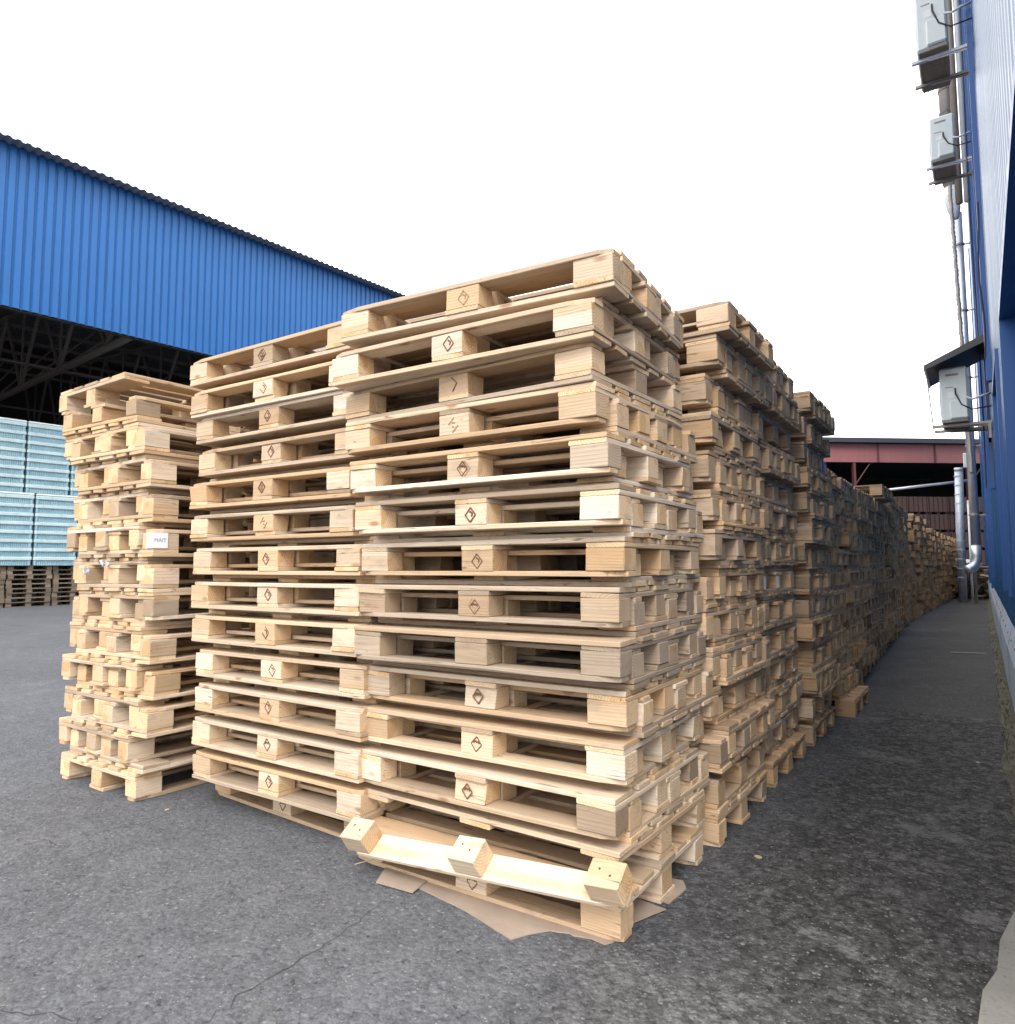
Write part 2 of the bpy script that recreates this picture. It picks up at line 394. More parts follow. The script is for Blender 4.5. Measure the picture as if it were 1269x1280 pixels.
def make_pallet(seed, name='wooden_pallet'):
    """a block pallet: five deck boards, three stringer boards, nine blocks, three bottom boards; origin at centre of its underside"""
    r = random.Random(seed); root = empty(name)
    j = lambda a=.003: r.uniform(-a, a)
    for y, k in zip((-.3275, -.1650, 0, .1650, .3275), 'wnwnw'):
        o = link('deck_board', r.choice(LIB['deck_'+k]), root); o.location = (j(.004), y+j(), 2.5*T+BH)
        if r.random() < .5: o.rotation_euler.z = math.pi
    for x in BX:
        o = link('stringer_board', r.choice(LIB['stringer']), root); o.location = (x+j(), j(.004), 1.5*T+BH); o.rotation_euler.z = math.pi/2*r.choice((1, -1)) + j(.006)
    for x in BX:
        for y in BY:
            o = link('block', r.choice(LIB['blk_w' if y == 0 else 'blk_n']), root)
            o.location = (x+j(.004), y+j(.004), T+BH/2); o.rotation_euler.z = (math.pi if r.random() < .5 else 0) + j(.012)
    for y, k in zip(BY, 'nwn'):
        o = link('bottom_board', r.choice(LIB['bot_'+k]), root); o.location = (j(.004), y+j(), T/2); o.rotation_euler.z = j(.003)
        if r.random() < .5: o.rotation_euler.z += math.pi
    return root

def simple_pallet_mesh(seed):
    r = random.Random(seed); mb = MB()
    bx = lambda x, y, z, lx, ly, lz: mb.box(x-lx/2+r.uniform(-.004, .004), y-ly/2+r.uniform(-.004, .004), z-lz/2+.0006, x+lx/2+r.uniform(-.004, .004), y+ly/2+r.uniform(-.004, .004), z+lz/2-.0006)
    for y, w in zip((-.3275, -.165, 0, .165, .3275), (.145, .1, .145, .1, .145)): bx(0, y, 2.5*T+BH, 1.2, w, T)
    for x in BX: bx(x, 0, 1.5*T+BH, .145, .8, T)
    for x in BX:
        for y in BY: bx(x, y, T+BH/2, .145, .1, BH)
    for y, w in zip(BY, (.1, .145, .1)): bx(0, y, T/2, 1.2, w, T)
    return mb.mesh('wooden_pallet', M['wood'])
SIMPLE = [simple_pallet_mesh(900+i) for i in range(5)]

# burnt stamp: diamond outline with a small figure, lies on a face in local XZ (normal -Y)
def stamp_mesh(kind, mat):
    mb = MB(); y0 = -.0008; y1 = .0006
    def bar(a, b, w):
        a = Vector((a[0], 0, a[1])); b = Vector((b[0], 0, b[1])); d = (b-a).normalized(); n = Vector((-d.z, 0, d.x))*w/2
        q = [a+n, b+n, b-n, a-n]
        mb.add([(p.x, y0, p.z) for p in q] + [(p.x, y1, p.z) for p in q], [(0, 1, 2, 3), (7, 6, 5, 4), (0, 4, 5, 1), (1, 5, 6, 2), (2, 6, 7, 3), (3, 7, 4, 0)])
    a, h = .024, .028; w = .0052
    D = [(0, h), (a, 0), (0, -h), (-a, 0)]
    sides = {'full': (0, 1, 2, 3), 'peaks': (0, 1, 2, 3), 'hook': (0, 1), 'broken': (0, 1, 2), 'worn': (1, 3)}[kind]
    for k in sides: bar(D[k], D[(k+1) % 4], w if k % 2 else w*.8)
    if kind in ('full', 'broken'):
        bar((-.004, .014), (.010, .006), .006); bar((.010, .006), (.006, -.006), .005)
    if kind == 'peaks':
        bar((-.014, .004), (-.004, .013), .007); bar((-.004, .013), (.001, .006), .006); bar((.001, .006), (.007, .012), .006); bar((.007, .012), (.014, .003), .006)
    if kind == 'worn':
        bar((-.008, .008), (.008, .010), .006); bar((-.004, -.004), (.006, -.010), .005)
    return mb.mesh('stamp', mat)
STAMPS = {k: stamp_mesh(k, M['burn']) for k in ('full', 'peaks', 'hook', 'broken', 'worn')}
STAMPS_F = {k: stamp_mesh(k, M['faint']) for k in ('full', 'peaks', 'hook', 'broken', 'worn')}

PROTO = [make_pallet(40+i) for i in range(8)]
used = set()
COUNT = [0]
ORD = ['lowest', 'second', 'third', 'fourth', 'fifth', 'sixth', 'seventh', 'eighth', 'ninth', 'tenth', 'eleventh', 'twelfth', 'thirteenth', 'fourteenth', 'fifteenth', 'sixteenth']
GRP = 'wooden pallets stacked in the yard'

def tone_word(w, warm, dark):
    if dark > .35: return 'blackened'
    if w > .55: return 'greyed'
    if w > .25: return 'dull'
    if warm > .3: return 'brownish'
    return 'pale'

def place(cx, cy, z, a, up, tone, label, zs=1., detail=True):
    """one pallet, centre cx,cy, underside z; up=False: deck down"""
    COUNT[0] += 1
    if detail:
        k = rnd.randrange(len(PROTO)); p = PROTO[k]
        if k in used: p = copy_tree(p)
        used.add(k)
    else:
        p = link('wooden_pallet', rnd.choice(SIMPLE))
    p.location = (cx, cy, z if up else z + H*zs); p.rotation_euler = (0 if up else math.pi, 0, a + (math.pi if rnd.random() < .5 else 0)); p.scale = (1, 1, zs)
    al = 1 - (max(0., rnd.gauss(.25, .35)) if tone[0] < .2 else 0.)
    for o in family(p): o.color = (tone[0], tone[1], tone[2], max(0, min(1, al)))
    tag(p, label, 'pallet', GRP)
    return p

def new_tone(base, spread=.12, warm=.12, dark=0.):
    w = max(0, min(1, base + rnd.uniform(-spread, spread)))
    return (w, max(0, rnd.gauss(warm, .12)), max(0, dark + rnd.uniform(-.08, .08)) if dark else 0.)

def corner(X, Y, a):      # centre of a pallet whose front right corner (long side in front) is X,Y
    return X - .6*math.cos(a) - .4*math.sin(a), Y - .6*math.sin(a) + .4*math.cos(a)

def stamp_on(p, kind, faint=False):
    """mark burnt into the middle block of the pallet's side that faces -Y"""
    bpy.context.view_layer.update()
    best = None
    for o in p.children:
        if o.name.startswith('block') and abs(o.location.x) < .1 and abs(o.location.y) > .2:
            q = o.matrix_world.translation
            if best is None or q.y < best.matrix_world.translation.y: best = o
    s = link('stamp', (STAMPS_F if faint else STAMPS)[kind], best)
    # put it on the block face that looks to -Y in the world
    Rw = best.matrix_world.to_3x3().normalized(); n = Rw.inverted() @ Vector((0, -1, 0))
    sgn = -1 if n.y < 0 else 1
    up = 1 if (Rw @ Vector((0, 0, 1))).z > 0 else -1
    s.location = (rnd.uniform(-.012, .012), sgn*(.0505), rnd.uniform(-.004, .004))
    s.rotation_euler = (0 if up > 0 else math.pi, 0, 0 if (sgn < 0) == (up > 0) else math.pi)
    s.rotation_euler.rotate_axis('Y', rnd.uniform(-.12, .12))
    return s

# ---- nearest corner stack (measured pallet by pallet)
A = [  # X, Y, angle of the front pallet; 's' single, 'u' nested pair with deck up in front, 'd' pair with deck down in front
    (0, 0, 0, 's', 1), (-.02, .031, -1.2, 's', 1), (-.022, .013, -.4, 'u', 1), (-.002, .044, .87, 'u', 1), (.005, .052, .69, 'u', 1),
    (.017, -.015, 1.24, 'u', 1), (-.006, .040, 1.6, 'u', 1), (.020, .028, 1.5, 'u', 1), (.029, -.028, 1.2, 'u', 1), (.004, -.061, .09, 'u', 1),
    (-.032, -.068, -.46, 'u', 1), (-.041, -.080, -1.6, 's', 0), (-.012, -.119, 1.6, 'd', 0), (.042, -.070, 4.6, 'd', 0)]
A_tone = [(.04, .05), (.12, .08), (.02, .02), (.03, .02), (.0, .08), (.74, .2), (.60, .15), (.02, .02), (.0, .04), (.0, .05), (.0, .30), (.02, .22), (.04, .0), (.06, .24)]
A_stamp = [('peaks', 0), ('full', 0), ('peaks', 0), ('peaks', 0), ('peaks', 0), None, ('worn', 1), ('full', 0), ('broken', 0), ('full', 1), ('worn', 1), ('hook', 0), ('full', 0), ('full', 1)]
B = [(-1.263, .117, -3.4, 's', 1), (-1.190, .016, .2, 'd', 0), (-1.183, -.005, 0, 'd', 0), (-1.165, -.014, -.57, 'd', 0), (-1.168, .007, .46, 'd', 0), (-1.215, -.001, .18, 'd', 0),
     (-1.206, .004, 1.0, 'd', 0), (-1.215, .017, 1.2, 'd', 0), (-1.261, .017, .65, 'd', 0), (-1.277, .015, .67, 'd', 0), (-1.228, .010, -.39, 'd', 0), (-1.234, .002, -.09, 's', 0), (-1.246, -.015, .56, 'd', 0), (-1.260, -.015, .57, 'd', 0)]
B_stamp = ['peaks', 'full', 'peaks', 'full', 'full', 'broken', 'full', 'full', 'worn', 'full', 'full', 'full', 'broken', 'full']
def measured_stack(rows, tones, stamps, name):
    z = 0.; res = []
    for i, (X, Y, a, kind, up) in enumerate(rows):
        a = R(a); tn = (*tones[i], 0.) if tones else new_tone(.03, .05, .07)
        cx, cy = corner(X, Y, a); w = tone_word(*tn)
        lay = ORD[i]+(' layer up' if i else ' layer')
        if kind == 's':
            p = place(cx, cy, z, a, up, tn, '%s pallet lying alone deck %s, %s in the %s' % (w, 'up' if up else 'down', lay, name)); z += H
        else:
            t2 = new_tone(max(tn[0], .05), .06, .08); w2 = tone_word(*t2)
            dx, dy = -math.sin(a)*SH, math.cos(a)*SH
            zf, zb = (z+2*T, z) if up else (z, z+2*T)
            p = place(cx, cy, zf, a, up, tn, '%s pallet deck %s, front of pair, %s in the %s' % (w, 'up' if up else 'down', lay, name))
            place(cx+dx+rnd.uniform(-.03, .03), cy+dy, zb, a+rnd.uniform(-.006, .006), not up, t2, '%s pallet deck %s, set back in pair, %s in the %s' % (w2, 'down' if up else 'up', lay, name))
            z += NEST
        if stamps[i]: stamp_on(p, *(stamps[i] if isinstance(stamps[i], tuple) else (stamps[i],)))
        res.append(p)
    return res
pa = measured_stack(A, A_tone, A_stamp, 'nearest corner stack')
pb = measured_stack(B, None, B_stamp, 'stack beside leftmost')

# the second pallet from the ground has lost its front runner: drop that board and its three blocks
bpy.context.view_layer.update()
lost = [o for o in pa[1].children if o.name.split('.')[0] in ('block', 'bottom_board') and o.matrix_world.translation.y < .2]
for o in lost:
    for c in list(o.children): bpy.data.objects.remove(c)
    bpy.data.objects.remove(o)
pa[1]['label'] = 'pale pallet missing its front runner, second layer of the nearest corner stack'
run = empty('pallet_runner', (-.542, -.058, .151), (R(32.7), R(-4.2), R(-.1)))
tag(run, 'broken off bottom runner with three blocks tipped forward at the foot of the nearest stack', 'pallet runner')
o = link('bottom_board', LIB['bot_n'][0], run); o.location = (0, 0, -T/2); o.color = (0, 0, 0, .9)
for x in (-.5425, 0, .5425):
    o = link('block', block(.096, 800+int(x*10), .118), run); o.location = (x, 0, BH/2+.0005); o.color = (0, 0, 0, .9)
    for q in ((-.022, .012), (.02, -.006)):
        h_ = MB(); h_.tube([(q[0], q[1], BH/2-.004), (q[0], q[1], BH/2+.0007)], .0042, 7); h_.build('nail_hole', M['hole'], o)
    
# ---- leftmost stack, turned so its short side is in front
def side_stack(name, xr, y0, levels, zs, base):
    z = 0.
    for i, (kind, dx, up, da) in enumerate(levels):
        a = math.pi/2 + R(da); lay = ORD[i]+(' layer up' if i else ' layer')
        tn = new_tone(base, .05, .10); w = tone_word(*tn)
        X = xr+dx
        if kind == 's':
            p = place(X-.4, y0+.6+rnd.uniform(-.02, .02), z, a, up, tn, '%s pallet lying alone deck %s, %s in the %s' % (w, 'up' if up else 'down', lay, name), zs); z += H*zs
        else:
            t2 = new_tone(base, .05, .14); yj = rnd.uniform(-.025, .025)
            p = place(X-.4, y0+.6+rnd.uniform(-.02, .02), z if not up else z+2*T*zs, a, up, tn, '%s pallet deck %s, right one of pair, %s in the %s' % (w, 'up' if up else 'down', lay, name), zs)
            place(X-.4-SH, y0+.6+yj, z if up else z+2*T*zs, a, not up, t2, '%s pallet deck %s, left one of pair, %s in the %s' % (tone_word(*t2), 'down' if up else 'up', lay, name), zs); z += NEST*zs
        yield p
pc = list(side_stack('leftmost stack', -2.668, -.117, [('s', 0, 1, .5), ('n', .06, 0, -1), ('n', .09, 0, 0), ('n', .08, 0, .6), ('n', .09, 0, -.5), ('n', .08, 1, 0), ('n', .075, 0, .4),
    ('n', .07, 0, 0), ('n', .05, 0, .5), ('n', .06, 0, -.6), ('n', -.04, 0, .8), ('s', -.16, 0, 1.6), ('s', -.24, 1, -1.2)], 1.08, .03))

# paper label folded round the corner block of a pallet in the leftmost stack
def paper_on(p, pos, size, lettering=None, mat='paper', axis='x', label=None):
    mb = MB(); w, h = size
    if axis == 'x':  mb.box(-.0008, -w/2, -h/2, .0008, w/2, h/2)
    else:            mb.box(-w/2, -.0008, -h/2, w/2, .0008, h/2)
    bpy.context.view_layer.update()
    o = mb.build('paper_label', M[mat], p); mw = p.matrix_world.copy(); o.matrix_parent_inverse = mw.inverted(); o.location = pos
    if label: o['label'] = label
    if lettering:
        cu = bpy.data.curves.new('lettering', 'FONT'); cu.body = lettering; cu.size = h*.36; cu.align_x = 'CENTER'; cu.align_y = 'CENTER'; cu.extrude = .0003
        tmp = bpy.data.objects.new('tmp', cu); col.objects.link(tmp); bpy.context.view_layer.update()
        me = bpy.data.meshes.new_from_object(tmp.evaluated_get(bpy.context.evaluated_depsgraph_get())); bpy.data.objects.remove(tmp)
        me.materials.append(M['ink']); l = link('lettering', me, o)
        if axis == 'x': l.location = (.0014, 0, 0); l.rotation_euler = (math.pi/2, 0, math.pi/2)
        else: l.location = (-w*.08, -.0014, 0); l.rotation_euler = (math.pi/2, 0, 0)
    return o
pl = pc[7]
bpy.context.view_layer.update()
blk = max((o for o in pl.children if o.name.startswith('block')), key=lambda o: o.matrix_world.translation.x*2 - o.matrix_world.translation.y)
q = blk.matrix_world.translation
paper_on(pl, (q.x+.0530, q.y-.0725+.038, q.z+.004), (.085, .082), 'MAIT', 'paper', 'x', 'white paper label with blurred lettering')
mb = MB(); mb.box(-.026, -.0008, -.041, .026, .0008, .041)
bpy.context.view_layer.update()
o = mb.build('paper_label', M['paper'], pl); o.matrix_parent_inverse = pl.matrix_world.inverted(); o.location = (q.x+.027, q.y-.0775, q.z+.004); o['label'] = 'folded end of the white paper label'

# torn film caught between the layers of the leftmost stack
def film(x, y, z, w, h, label):
    m = MB(); nx, nz = 14, 6; vs = []
    for i in range(nx+1):
        for k in range(nz+1):
            u = i/nx-.5; v = k/nz-.5; e = 1-abs(u)**2*2
            vs.append((x+u*w, y+rnd.uniform(-.008, .008), z+v*h*e+.012*math.sin(i*.9)+rnd.uniform(-.004, .004)))
    m.add(vs, [(i*(nz+1)+k, (i+1)*(nz+1)+k, (i+1)*(nz+1)+k+1, i*(nz+1)+k+1) for i in range(nx) for k in range(nz)])
    tag(m.build('film_scrap', M['film']), label, 'film scrap', 'torn plastic film')
film(-3.22, -.155, 1.19, .09, .028, 'crumpled pale plastic film scrap hanging at left in the leftmost stack')
film(-3.02, -.155, 1.235, .11, .028, 'crumpled pale plastic film scrap nearer the label in the leftmost stack')

# ---- row of stacks along the alley
def row_stack(name, xr, y0, levels, base, spread, zs=1., dark=0., detail=True, offs=None, warm=.12):
    z = 0.; ps = []
    for i in range(levels):
        X = xr + rnd.uniform(-.028, .028); Y = y0 + rnd.uniform(-.02, .02); a = rnd.gauss(0, .012)
        if offs and i in offs: X += offs[i][0]; Y += offs[i][1]
        up = rnd.random() < .6; lay = ORD[i]+(' layer up' if i else ' layer')
        tn = new_tone(base, spread, warm, dark); t2 = new_tone(base, spread, warm, dark)
        if i == 0:
            cx, cy = corner(X, Y, a)
            ps.append(place(cx, cy, z, a, True, tn, '%s pallet deck up on the ground, %s in %s' % (tone_word(*tn), lay, name), zs, detail)); z += H*zs; continue
        cx, cy = corner(X, Y, a); zf, zb = (z+2*T*zs, z) if up else (z, z+2*T*zs)
        ps.append(place(cx, cy, zf, a, up, tn, '%s pallet deck %s, near one of pair, %s in %s' % (tone_word(*tn), 'up' if up else 'down', lay, name), zs, detail))
        place(cx+rnd.uniform(-.03, .03), cy+SH, zb, a+rnd.uniform(-.01, .01), not up, t2, '%s pallet deck %s, far one of pair, %s in %s' % (tone_word(*t2), 'down' if up else 'up', lay, name), zs, detail)
        z += NEST*zs
    return ps
st2 = row_stack('second alley stack', .015, .945, 14, .07, .08, 1.02, offs={12: (.05, 0), 13: (.11, -.02), 0: (.01, -.03)}, warm=.42)
st3 = row_stack('third alley stack', -.01, 1.915, 14, .11, .12, 1.03, offs={12: (.05, 0), 13: (.07, 0)}, warm=.52)
st4 = row_stack('fourth alley stack', .04, 2.95, 14, .14, .14, 1.01, offs={13: (.04, 0)}, warm=.58)
st5 = row_stack('fifth alley stack', -.04, 4.02, 12, .14, .14, 1.0, warm=.78, detail=False, offs={0: (.15, .08), 1: (.05, 0), 2: (.04, 0), 3: (.05, 0)})
st6 = row_stack('sixth alley stack', -.03, 5.05, 12, .16, .15, 1.0, warm=.78, detail=False)
st7 = row_stack('seventh alley stack', -.08, 6.06, 12, .2, .2, 1.0, warm=.78, detail=False)
st8 = row_stack('eighth alley stack', -.10, 7.05, 12, .4, .25, 1.02, warm=.7, dark=.10, detail=False)
st9 = row_stack('ninth alley stack', -.12, 8.05, 13, .4, .25, 1.02, warm=.7, dark=.12, detail=False, offs={12: (.1, 0)})
# labels that hang in the second and fourth stacks
q = st2[6]; bpy.context.view_layer.update()
def near_right_block(p, col_y):
    bs = [o for o in p.children if o.name.startswith('block')]
    mx = max(o.matrix_world.translation.x for o in bs); bs = [o for o in bs if o.matrix_world.translation.x > mx-.2]
    bs.sort(key=lambda o: o.matrix_world.translation.y); return bs[col_y].matrix_world.translation
b_ = near_right_block(st3[6], 0); paper_on(st3[6], (b_.x+.0745, b_.y, b_.z), (.07, .075), None, 'paper', 'x', 'white and blue paper label')
b_ = near_right_block(st3[6], 1); paper_on(st3[6], (b_.x+.0745, b_.y-.02, b_.z), (.06, .075), None, 'paper', 'x', 'white paper label')
b_ = near_right_block(st4[11], 2); paper_on(st4[11], (b_.x+.0745, b_.y, b_.z-.02), (.09, .10), None, 'blue_paper', 'x', 'bright blue label')

# ---- low dark pallet piles that carry the wrapped goods inside the hall
HD = .085                                            # hall runs a little off the stacks' direction
def hall_pt(dx, y, z): return (-22 + HD*(y-5.8) + dx, y, z)
ha = -math.atan(HD)
for kk, yc in enumerate((4.1, 5.35, 6.6, 7.85, 9.10)):
    for i in range(9):
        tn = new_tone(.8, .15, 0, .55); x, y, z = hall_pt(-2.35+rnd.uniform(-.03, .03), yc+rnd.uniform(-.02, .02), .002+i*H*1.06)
        p = place(x, y, z, ha+math.pi/2+rnd.uniform(-.01, .01), True, tn, '%s pallet, %s in the %s pile under the wrapped blue goods' % ('old grey', ORD[i], ('leftmost', 'second', 'middle', 'fourth', 'rightmost')[kk]), 1.06, False)

# ---- everything beyond: about 600 more pallets down the alley and two unseen stacks added to darken gaps, as one mass
mass = MB()
def mass_pallet(cx, cy, z, a, up):
    Mx = Matrix.Translation((cx, cy, z if up else z+H)) @ Matrix.Rotation(a, 4, 'Z') @ (Matrix.Identity(4) if up else Matrix.Rotation(math.pi, 4, 'X'))
    src = rnd.choice(SIMPLE)
    mass.add([Mx @ v.co for v in src.vertices], [tuple(p.vertices) for p in src.polygons])
Ys = [9.1]; 
while Ys[-1] < 33.5: Ys.append(Ys[-1] + (1.0 if Ys[-1] < 12 else 1.36))
for Y in Ys:
    xr = -.14 - .03*(Y-8) if Y < 13 else (-.29 + (Y-13)*.0 if Y < 15.5 else -.29 + (Y-15.5)*.034)
    n = 13 + (1 if 11 < Y < 20 else 0)
    z = 0.
    for i in range(n):
        X = xr + rnd.uniform(-.04, .04); cx, cy = corner(X, Y+rnd.uniform(-.03, .03), 0); a = rnd.gauss(0, .015)
        up = rnd.random() < .6
        if i == 0: mass_pallet(cx, cy, 0, a, True); z += H; continue
        mass_pallet(cx, cy, z+(2*T if up else 0), a, up); mass_pallet(cx+rnd.uniform(-.03, .03), cy+SH, z+(0 if up else 2*T), a, not up); z += NEST
for xr in (-1.24, -2.66):                       # unseen stacks added behind the two left ones so their openings stay dark
    z = 0.
    for i in range(12):
        cx, cy = corner(xr, 1.16 if xr > -2 else 1.25, 0)
        mass_pallet(cx, cy, z, 0, False); mass_pallet(cx, cy+SH, z+2*T, 0, True); z += NEST
mo = mass.build('distant_pallets', M['wood']); mo.color = (.05, .78, .0, 1)
tag(mo, 'rest of the long row of pallet stacks running away down the alley', 'pallets', None, 'stuff')

# ------------------------------------------------------------------ ground
g = MB(); g.add([(-220, -120, 0), (220, -120, 0), (220, 320, 0), (-220, 320, 0)], [(0, 1, 2, 3)]); tag(g.build('asphalt_ground', M['asphalt']), None, None, None, 'structure')
g = MB(); pts = [(.945, .10), (.955, .28), (.99, .42), (1.0, .62), (1.06, .96), (1.19, 1.02), (1.19, -3), (.92, -3), (.93, -.6), (.90, -.1)]
g.prism(pts, -.02, .035); tag(g.build('concrete_apron', M['concrete']), None, None, None, 'structure')
# soil strip along the warehouse foot
from mathutils import noise as mnoise
g = MB(); vs = []; fs = []; n = 1400
for i in range(n):
    y = .98 + (37-.98)*(i/(n-1))**1.8
    w_ = min(1., (y-.9)/1.2)
    l = 1.19 - w_*(.115 + .05*mnoise.noise((y*1.1, 0, 0)) + .035*mnoise.noise((y*5, 3, 0)) + .016*mnoise.noise((y*21, 7, 0)))
    for k in range(5):
        t_ = k/4; x = l + (1.195-l)*t_
        vs.append((x, y, .0015 + (.022*t_ + .012*mnoise.noise((x*14, y*14, 0)))*min(1, t_*2.5)))
for i in range(n-1):
    for k in range(4): fs.append((i*5+k, i*5+k+1, i*5+k+6, i*5+k+5))
g.add(vs, fs); tag(g.build('soil_strip', M['soil'], None, True), None, None, None, 'structure')
# cracks in the asphalt
def crack(pts, w):
    g = MB(); path = []
    for (a, b) in zip(pts, pts[1:]):
        d = math.hypot(b[0]-a[0], b[1]-a[1]); n = max(3, int(d/.035))
        for k in range(n):
            t_ = k/n; path.append((a[0]+(b[0]-a[0])*t_+rnd.gauss(0, .008), a[1]+(b[1]-a[1])*t_+rnd.gauss(0, .008)))
    path.append(pts[-1]); vs = []
    for i, p in enumerate(path):
        q0 = path[max(i-1, 0)]; q1 = path[min(i+1, len(path)-1)]; d = Vector((q1[0]-q0[0], q1[1]-q0[1], 0)).normalized(); nn = Vector((-d.y, d.x, 0))
        ww = w*.6*rnd.uniform(.3, 1.2)*(.15 + .85*math.sin(math.pi*(i+.5)/len(path))**.5)
        p = Vector((p[0], p[1], .0016)); vs += [p+nn*ww, p-nn*ww]
    g.add(vs, [(2*i, 2*i+1, 2*i+3, 2*i+2) for i in range(len(path)-1)])
    tag(g.build('asphalt_crack', M['crack']), None, None, None, 'structure')
CRACKS = [([(-1.394, -1.313), (-1.263, -1.247), (-1.187, -1.201), (-1.08, -1.138), (-1.01, -1.139)], 0.0035), ([(-0.745, -1.031), (-0.757, -0.951), (-0.781, -0.841), (-0.78, -0.706), (-0.794, -0.541), (-0.801, -0.397), (-0.842, -0.223)], 0.004), ([(-2.374, -0.469), (-2.398, -0.38), (-2.349, -0.275), (-2.362, -0.13), (-2.376, 0.028)], 0.0022), ([(-2.517, -0.726), (-2.499, -0.607), (-2.357, -0.62)], 0.003)]
for pts_, w_ in CRACKS: crack(pts_, w_)
# pebbles, crumbs of asphalt
g = MB()
def rock(x, y, z, s):
    pts = [Vector((rnd.uniform(-1, 1), rnd.uniform(-1, 1), rnd.uniform(-.6, .7))).normalized() for _ in range(6)]
    vs = [(x+s*rnd.uniform(.6, 1.2), y, z), (x, y+s*rnd.uniform(.6, 1.1), z), (x-s*rnd.uniform(.6, 1.2), y, z+s*.1), (x, y-s*rnd.uniform(.6, 1.1), z), (x+s*rnd.uniform(-.3, .3), y+s*rnd.uniform(-.3, .3), z+s*rnd.uniform(.5, .9))]
    g.add(vs, [(0, 1, 4), (1, 2, 4), (2, 3, 4), (3, 0, 4)])
for _ in range(1100):
    y = .2 + 14*rnd.random()**1.8; x = .12 + (1.05)*rnd.random()**.6
    rock(x, y, .001, rnd.uniform(.0015, .006) if rnd.random() < .96 else rnd.uniform(.006, .012))
for _ in range(350):
    y = rnd.uniform(-1.1, .1); x = rnd.uniform(-1.6, 1.0)
    rock(x, y, .0, rnd.uniform(.0015, .005))
for _ in range(120):
    rock(rnd.uniform(-4.5, -1.2), rnd.uniform(-1.2, .2), 0, rnd.uniform(.0015, .005))
tag(g.build('loose_grit', M['stone']), 'loose grit and crumbs of stone scattered over the alley asphalt', 'grit', None, 'stuff')
# dry weeds at the wall foot
g = MB()
for _ in range(420):
    y = 1.6 + 16*rnd.random()**1.7; x = rnd.uniform(1.07, 1.16); h = rnd.uniform(.01, .05)
    for _k in range(3):
        a = rnd.uniform(0, 6.28); d = Vector((math.cos(a), math.sin(a), 0)); w = Vector((-d.y, d.x, 0))*.003; b = Vector((x, y, .008)); t_ = b+d*h*.7+Vector((0, 0, h))
        g.add([b-w, b+w, t_], [(0, 1, 2)])
tag(g.build('dry_weeds', M['weed']), 'low dry weeds growing along the foot of the blue warehouse wall', 'weeds', None, 'stuff')
# splinters and litter
def stick(name, a, b, r, mat, label, cat):
    m = MB(); m.tube([a, tuple((Vector(a)+Vector(b))/2+Vector((0, 0, .002))), b], r, 6); tag(m.build(name, M[mat]), label, cat)
stick('metal_rod', (.60, 9.3, .010), (1.0, 9.4, .010), .009, 'duct', 'thin pale rod lying across the alley near the wall', 'rod')
stick('splinter', (-1.13, -.07, .02), (-1.02, .02, .05), .0018, 'chip', 'thin pale wood splinter below the left end of the broken runner', 'splinter')
def litter(name, x, y, s, mat, label, cat):
    m = MB(); ps = [(x+s*math.cos(k*1.05)*rnd.uniform(.6, 1.1), y+s*math.sin(k*1.05)*rnd.uniform(.6, 1.1)) for k in range(6)]
    m.prism(ps, .002, .002+s*.35); tag(m.build(name, M[mat]), label, cat)
litter('wood_chip', .185, .93, .016, 'chip', 'small pale wood chip lying beside the second alley stack', 'wood chip')
litter('wood_chip', -2.42, -.10, .011, 'chip', 'pale wood chip on the asphalt between the two left stacks', 'wood chip')
litter('paper_scrap', .93, 3.1, .011, 'film', 'small white scrap on the alley near the soil strip', 'scrap')

# cardboard under the nearest stack
def card(poly, z, label):
    m = MB(); vs = []
    m.prism(poly, z, z+.004); tag(m.build('cardboard_sheet', M['card']), label, 'cardboard', 'cardboard under the corner stack')
def ragged(poly, amp, n=5):
    out = []
    for (a, b) in zip(poly, poly[1:]+poly[:1]):
        for k in range(n):
            t = k/n; out.append((a[0]+(b[0]-a[0])*t+(rnd.uniform(-amp, amp) if k else 0), a[1]+(b[1]-a[1])*t+(rnd.uniform(-amp, amp) if k else 0)))
    return out
card([(-.964, -.119), (-.79, -.106), (-.83, .10), (-1.06, .06)], .0055, 'small torn cardboard flap left of the broken runner')
card([(-.81, -.055)] + ragged([(-.565, -.095), (-.312, -.168)], .002, 3)[:3] + [(-.312, -.168), (-.285, -.115), (-.262, -.082), (-.235, -.05), (-.204, -.042), (-.175, -.03), (-.155, -.035), (-.10, -.02), (-.046, -.028), (-.03, .0), (-.02, .3), (-.7, .3), (-.83, .08)], .0005, 'large torn brown cardboard sheet under the front of the corner pallet stack')
card(ragged([(-.03, .12), (.035, .29), (-.09, .31), (-.16, .2)], .003, 3), .0055, 'torn cardboard corner poking out right beside the front block')
card(ragged([(-.10, .36), (.025, .345), (.035, .49), (0, .55), (-.12, .52)], .003, 3), .0005, 'torn cardboard piece under the middle block on the alley side')

# ------------------------------------------------------------------ corrugated sheets
def corrugated(mb, a0, a1, place_, z0, z1, pitch=.25, depth=.035, prof=((0, 0), (.10, 1), (.48, 1), (.60, 0))):
    """trapezoid sheet: runs along parameter a, place_(a, d, z) gives the point, d = depth of the rib"""
    prof = [(p*pitch, q*depth) for p, q in prof]
    ps = []; a = a0
    while a < a1:
        for o, d in prof:
            if a+o <= a1: ps.append((a+o, d))
        a += pitch
    vs = []
    for (p, d) in ps: vs += [place_(p, d, z0), place_(p, d, z1)]
    mb.add(vs, [(2*i, 2*i+2, 2*i+3, 2*i+1) for i in range(len(ps)-1)])

